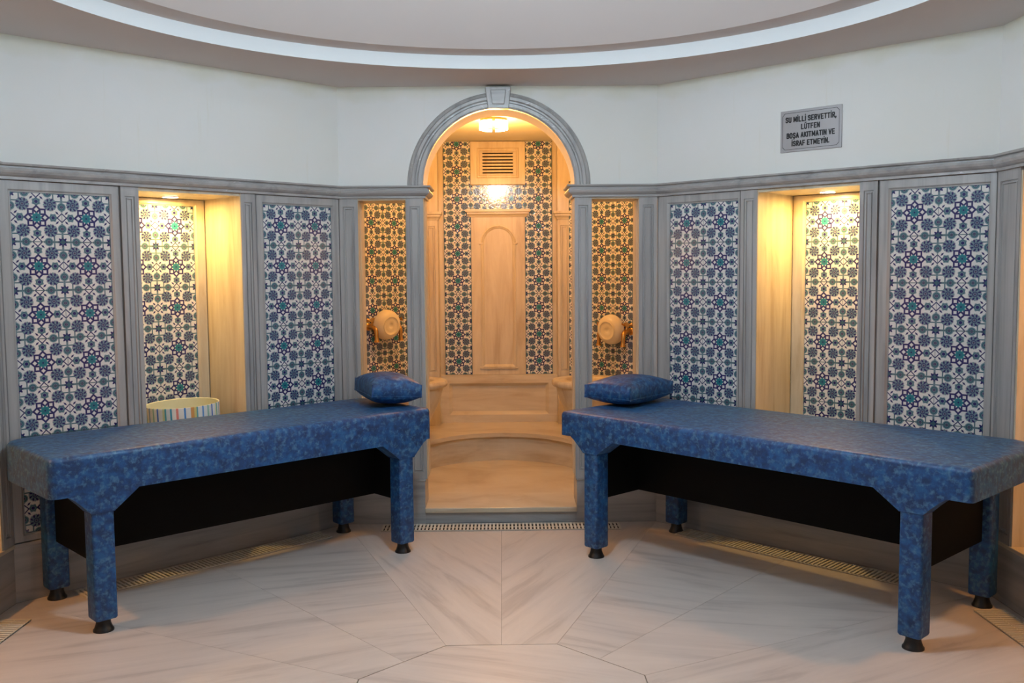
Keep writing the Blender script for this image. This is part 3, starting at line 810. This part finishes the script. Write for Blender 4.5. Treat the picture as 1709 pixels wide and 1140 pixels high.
# ------------------------------------------------------------------ sign
root = empty('wall_sign', M_NE @ T3(.0235, 0, 1.9815)); tag(root, 'grey rectangular metal sign with four lines of black Turkish text', 'sign')
MB().box(-.15, .15, -.006, 0, -.0955, .0955).build('sign_plate', SIGNM, root, bev=.0015)
def cut(w_, h, c): return [(-w_ + c, -h), (w_ - c, -h), (w_, -h + c), (w_, h - c), (w_ - c, h), (-w_ + c, h), (-w_, h - c), (-w_, -h + c)]
b = MB(); A, B = cut(.139, .084, .012), cut(.1372, .0822, .0115); m = len(b.v)
b.v += [(p, -.0066, q) for p, q in A] + [(p, -.0066, q) for p, q in B]
for i in range(8): j = (i + 1) % 8; b.f.append((m + i, m + j, m + 8 + j, m + 8 + i)); b.m.append(0)
b.build('border_line', INK, root, recalc=False)
G = {   # stroke letters on a 0..1 x 0..1 cell
 'S': [[(.92, .80), (.80, .95), (.5, 1), (.2, .95), (.08, .78), (.2, .6), (.5, .52), (.8, .44), (.92, .25), (.8, .06), (.5, 0), (.2, .05), (.08, .2)]],
 'U': [[(.08, 1), (.08, .2), (.25, .02), (.5, 0), (.75, .02), (.92, .2), (.92, 1)]], 'L': [[(.1, 1), (.1, 0), (.92, 0)]],
 'M': [[(.06, 0), (.06, 1), (.5, .25), (.94, 1), (.94, 0)]], 'I': [[(.5, 0), (.5, 1)]], 'E': [[(.92, 1), (.1, 1), (.1, 0), (.92, 0)], [(.1, .5), (.82, .5)]],
 'R': [[(.1, 0), (.1, 1), (.7, 1), (.9, .88), (.9, .62), (.7, .5), (.1, .5)], [(.55, .5), (.92, 0)]], 'V': [[(.04, 1), (.5, 0), (.96, 1)]], 'T': [[(.03, 1), (.97, 1)], [(.5, 1), (.5, 0)]],
 'F': [[(.92, 1), (.1, 1), (.1, 0)], [(.1, .5), (.82, .5)]], 'N': [[(.08, 0), (.08, 1), (.92, 0), (.92, 1)]],
 'B': [[(.1, 0), (.1, 1), (.7, 1), (.88, .88), (.88, .64), (.7, .53), (.1, .53)], [(.7, .53), (.93, .4), (.93, .13), (.72, 0), (.1, 0)]],
 'O': [[(.3, 0), (.08, .2), (.08, .8), (.3, 1), (.7, 1), (.92, .8), (.92, .2), (.7, 0), (.3, 0)]], 'A': [[(.03, 0), (.5, 1), (.97, 0)], [(.2, .32), (.8, .32)]],
 'K': [[(.1, 0), (.1, 1)], [(.92, 1), (.15, .42)], [(.38, .58), (.94, 0)]], 'Y': [[(.04, 1), (.5, .5), (.96, 1)], [(.5, .5), (.5, 0)]]}
ADV = {'M': 1.25, 'I': .42, ' ': .5, '.': .42, ',': .42}
def letters(txt, zb, wd, h=.0208, th=.00245):
    tot = sum(ADV.get({'İ': 'I', 'Ş': 'S', 'Ü': 'U'}.get(c, c), 1) for c in txt); u = wd / tot; x = -wd / 2; b = MB()
    def seg(p, q):
        p, q = Vector(p), Vector(q); d = (q - p).normalized(); n = Vector((-d.y, d.x)) * th; p = p - d * th * .8; q = q + d * th * .8
        b.prism([tuple(p - n), tuple(q - n), tuple(q + n), tuple(p + n)], -.0012, 0, axis='y')
    def dot(cx, cz, s_=1): b.prism([(cx - th * s_, cz - th * s_), (cx + th * s_, cz - th * s_), (cx + th * s_, cz + th * s_), (cx - th * s_, cz + th * s_)], -.0012, 0, axis='y')
    for c in txt:
        base = {'İ': 'I', 'Ş': 'S', 'Ü': 'U'}.get(c, c); a = ADV.get(base, 1) * u
        gw = a * (.70 if base != 'I' else .5); gx = x + (a - gw) / 2
        for st in G.get(base, []):
            for p, q in zip(st, st[1:]): seg((gx + p[0] * gw, p[1] * h), (gx + q[0] * gw, q[1] * h))
        if c == 'İ': dot(x + a / 2, h * 1.32, .95)
        if c == 'Ü': dot(x + a * .36, h * 1.32, .8); dot(x + a * .64, h * 1.32, .8)
        if c == 'Ş': seg((x + a / 2, -.0035), (x + a / 2 - .001, -.006))
        if c in '.,': dot(x + a / 2, th * .6, 1.1)
        if c == ',': seg((x + a / 2 + th * .3, 0), (x + a / 2 - th * .6, -.0045))
        x += a
    return b.build('lettering', INK, root, T3(0, -.0062, zb))
letters('SU MİLLİ SERVETTİR,', .0420, .250); letters('LÜTFEN', .0060, .094); letters('BOŞA AKITMATIN VE', -.0310, .238); letters('İSRAF ETMEYİN.', -.0680, .186)

# ------------------------------------------------------------------ floor grates
def grate(M, x0, x1, label, d0=-.158, d1=-.036):
    root = empty('drain_grate', M @ T3(0, 0, 0)); tag(root, label, 'drain grate', 'slotted drain grates along the walls')
    MB().box(x0, x1, d0, d1, .0005, .0015).build('channel_shade', DARK, root)  # flat plate on the floor, shade below the slats painted dark
    b = MB(); b.box(x0, x1, d0, d0 + .004, .001, .006); b.box(x0, x1, d1 - .004, d1, .001, .006); b.box(x0, x1, (d0 + d1) / 2 - .0025, (d0 + d1) / 2 + .0025, .001, .0055)
    b.build('rail', PLASTIC, root)
    s_ = MB(); n = int((x1 - x0) / .0192)
    for i in range(n + 1):
        xc = x0 + (x1 - x0) * i / n; s_.box(xc - .0052, xc + .0052, d0, d1, .001, .0075)
    s_.build('slats', PLASTIC, root)
M_N, _ = frame(P_LC, P_RC)
grate(M_N, -.62, .62, 'white slotted drain grate straight before the arched doorway')
grate(M_NW, -.60, .62, 'white slotted drain grate behind the left massage table')
grate(M_NE, -.60, .60, 'white slotted drain grate behind the right massage table')
grate(M_W, -.62, .62, 'white slotted drain grate at the left edge of the floor')
grate(M_E, -.60, .60, 'white slotted drain grate at the right edge of the floor')

# ------------------------------------------------------------------ massage tables
def round_rect(x0, x1, y0, y1, rr, seg=6):
    """rr: radii at (x0,y0),(x1,y0),(x1,y1),(x0,y1)"""
    out = []
    for (cx, cy, r, a0) in ((x0 + rr[0], y0 + rr[0], rr[0], PI), (x1 - rr[1], y0 + rr[1], rr[1], 1.5 * PI), (x1 - rr[2], y1 - rr[2], rr[2], 0), (x0 + rr[3], y1 - rr[3], rr[3], .5 * PI)):
        for k in range(seg + 1):
            th = a0 + PI / 2 * k / seg; out.append((cx + r * math.cos(th), cy + r * math.sin(th)))
    return out
def loft(sections, mi=0):
    """sections: list of lists of 3D points with equal counts, closed rings"""
    b = MB(); k = len(sections[0]); n = 0
    for s_ in sections: b.v += s_
    for i in range(len(sections) - 1):
        for j in range(k):
            q = (j + 1) % k; b.f.append((i * k + j, i * k + q, (i + 1) * k + q, (i + 1) * k + j)); b.m.append(mi)
    b.f.append(tuple(reversed(range(k)))); b.m.append(mi); b.f.append(tuple((len(sections) - 1) * k + j for j in range(k))); b.m.append(mi)
    return b
def table(p0, p1, dep, x0, x1, yf, yb, ztop, zbot, legx, brz, blackz, blacky, cr, label):
    """p0,p1: floor points under the two front legs; local x along, y to the back"""
    a, b_ = Vector(p0), Vector(p1); d = (b_ - a).normalized()
    M = Matrix(((d.x, -d.y, 0, a.x), (d.y, d.x, 0, a.y), (0, 0, 1, 0), (0, 0, 0, 1)))
    root = empty('massage_table', M); tag(root, label, 'massage table', 'blue massage tables')
    sec = []
    e = .019
    prof = [(-.004, zbot + .004), (0, zbot + .0), ] 
    for ins, z in ((.0, zbot), (0, zbot + .02), (0, ztop - e), (.003, ztop - e * .55), (.009, ztop - e * .2), (.018, ztop - .001), (.05, ztop)):
        rr = [max(r - ins, .004) for r in cr]
        sec.append([(p, q, z) for p, q in round_rect(x0 + ins, x1 - ins, yf + ins, yb - ins, rr)])
    pad = loft(sec)
    lw = .086
    for lx, outer in ((legx[0], -1), (legx[1], 1)):        # shaped brackets down to the legs
        xi = lx - outer * lw / 2; xo = lx + outer * lw / 2
        pts = [(lx - outer * (lw / 2 + .098), zbot + .012), (lx - outer * (lw / 2 + .094), zbot - .001), (xi, brz), (xo, brz), (xo + outer * .020, brz + (zbot - brz) * .30), (xo + outer * .058, zbot - .014), (xo + outer * .078, zbot - .001), (xo + outer * .078, zbot + .012)]
        if outer > 0: pts = pts[::-1]
        for y0, y1 in ((yf + .0003, yf + .095), (yb - .095, yb - .0003)):
            pad.prism(pts, y0, y1, axis='y')
        for y0, sg in ((yf, 1), (yb, -1)):
            # the same bracket shape seen from the table end
            qs = [(y0 + sg * .095 + sg * .09, zbot + .004), (y0 + sg * .088, brz), (y0 + sg * .001, brz), (y0 + sg * .001, zbot + .004)]
            pad.prism(qs, min(xo, xo - outer * .05), max(xo, xo - outer * .05), axis='x')
    pad.build('padded_top', VINYL, root, smooth=.7)
    for lx in legx:
        for yc in (yf + .0455, dep):
            lg = MB(); h = lw / 2
            secs = [[(lx + p, yc + q, z) for p, q in round_rect(-w1, w1, -w1, w1, [.01] * 4, 3)] for z, w1 in ((.050, h - .004), (.056, h - .001), (.2, h - .001), (brz + .01, h - .0015))]
            o = loft(secs).build('leg', VINYL, root, smooth=.6)
            MB().box(lx - .0437, lx + .0437, yc - .0437, yc + .0437, brz - .002, brz + .001).build('seam', SEAMB, o)
            MB().lathe([(.038, 0), (.038, .006), (.033, .012), (.027, .030), (.026, .052)], 24, T3(lx, yc, 0)).build('rubber_foot', RUBBER, o, smooth=.8)
    bx0, bx1 = legx[0], legx[1]; y0 = yf + .03; y1 = dep; zt = zbot + .008
    MB().box(bx0 + .008, bx1 - .008, blacky, blacky + .016, blackz, zt).build('skirt_panel', BLACK, root)
    for xe in (bx0, bx1): MB().box(xe - .008, xe + .008, y0, y1, blackz, zt).build('skirt_panel', BLACK, root)
    return root, M
tl, M_TL = table((-1.495, .524), (-.453, 1.496), .505, -.20, 1.56, -.045, .535, .687, .537, (-.015, 1.402), .462, .250, .215, [.03, .035, .06, .11],
                 'blue vinyl massage table on the left, before the striped tub')
tr, M_TR = table((.425, 1.391), (1.45, .248), .612, -.152, 1.755, -.045, .665, .678, .563, (.038, 1.548), .495, .272, .30, [.02, .02, .15, .06],
                 'blue vinyl massage table on the right, below the wall sign')

# pillows
def pillow(M, L, Wd, H, label, side=.032):
    root = empty('pillow', M); tag(root, label, 'pillow', 'blue vinyl pillows')
    N = 20; b = MB()
    def pt(u, v, s_):
        # u, v in -1..1; soft square plan with drawn-out corners
        k = 1 - .10 * (1 - u * u) * abs(v) ** 6; k2 = 1 - .08 * (1 - v * v) * abs(u) ** 6
        x = u * L / 2 * (1 - .07 * (1 - v ** 2 * 0 - 0) * 0) * (1 - .05 * (1 - v * v) * 0) ; y = v * Wd / 2
        x = u * L / 2 * (.955 + .045 * v * v); y = v * Wd / 2 * (.94 + .06 * u * u)
        bl = ((1 - abs(u) ** 2.6) * (1 - abs(v) ** 2.6)) ** .62
        h = side + (H / 2 - side) * bl
        wr = .0015 * math.sin(9 * u + 4 * v) * (1 - u ** 4)
        return (x, y, H / 2 + s_ * h + (wr if s_ > 0 else 0))
    g = {}
    for s_ in (1, -1):
        for i in range(N + 1):
            for j in range(N + 1):
                g[s_, i, j] = len(b.v); b.v.append(pt(-1 + 2 * i / N, -1 + 2 * j / N, s_))
    for i in range(N):
        for j in range(N):
            b.f.append((g[1, i, j], g[1, i + 1, j], g[1, i + 1, j + 1], g[1, i, j + 1])); b.m.append(0)
            b.f.append((g[-1, i, j], g[-1, i, j + 1], g[-1, i + 1, j + 1], g[-1, i + 1, j])); b.m.append(0)
    bd = [(i, 0) for i in range(N)] + [(N, j) for j in range(N)] + [(N - i, N) for i in range(N)] + [(0, N - j) for j in range(N)]
    for q in range(len(bd)):
        a, c = bd[q], bd[(q + 1) % len(bd)]
        b.f.append((g[-1, a[0], a[1]], g[-1, c[0], c[1]], g[1, c[0], c[1]], g[1, a[0], a[1]])); b.m.append(0)
    b.build('cushion_body', VINYL, root, smooth=1.2)
    loopp = [g[-1, i, j] for i, j in bd]
    sm = MB(); pts = [Vector(b.v[k]) for k in loopp]; pts = [p + Vector((0, 0, .006)) for p in pts]
    sm.tube([(p.x * 1.003, p.y * 1.004, p.z) for p in pts + pts[:1]], .0018, 6); sm.build('seam', VINYL, root, smooth=1)
def zrot(x, y, z, deg, tx=0, ty=0): return T3(x, y, z) @ Matrix.Rotation(math.radians(deg), 4, 'Z') @ Matrix.Rotation(math.radians(ty), 4, 'Y') @ Matrix.Rotation(math.radians(tx), 4, 'X')
pillow(zrot(-.56, 1.70, .694, 22, 0, 3), .25, .345, .152, 'blue vinyl pillow at the end of the left table, by the doorway')
pillow(zrot(.655, 1.715, .6775, 49), .395, .27, .142, 'blue vinyl pillow overhanging the head of the right table')

# striped tub in the left niche
Mt = M_NW @ T3(.020, .163, .254) @ Matrix.Rotation(math.radians(-2.0), 4, 'Y')
root = empty('striped_tub', Mt); tag(root, 'round striped tub with pale lining leaning in the left niche', 'tub')
rt_, rb_ = .171, .168
MB().lathe([(rb_ - .004, 0), (rb_, .004), (rt_ + .001, .468), (rt_, .472), (rt_ - .003, .4725)], 64, cap0=True, cap1=False).build('tub_wall', STRIPE, root, smooth=.8)
MB().lathe([(rt_ - .003, .4725), (rt_ - .006, .470), (rb_ - .008, .02), (.0, .02)], 64, cap0=False, cap1=False).build('lining', SINGLES, root, smooth=.8)
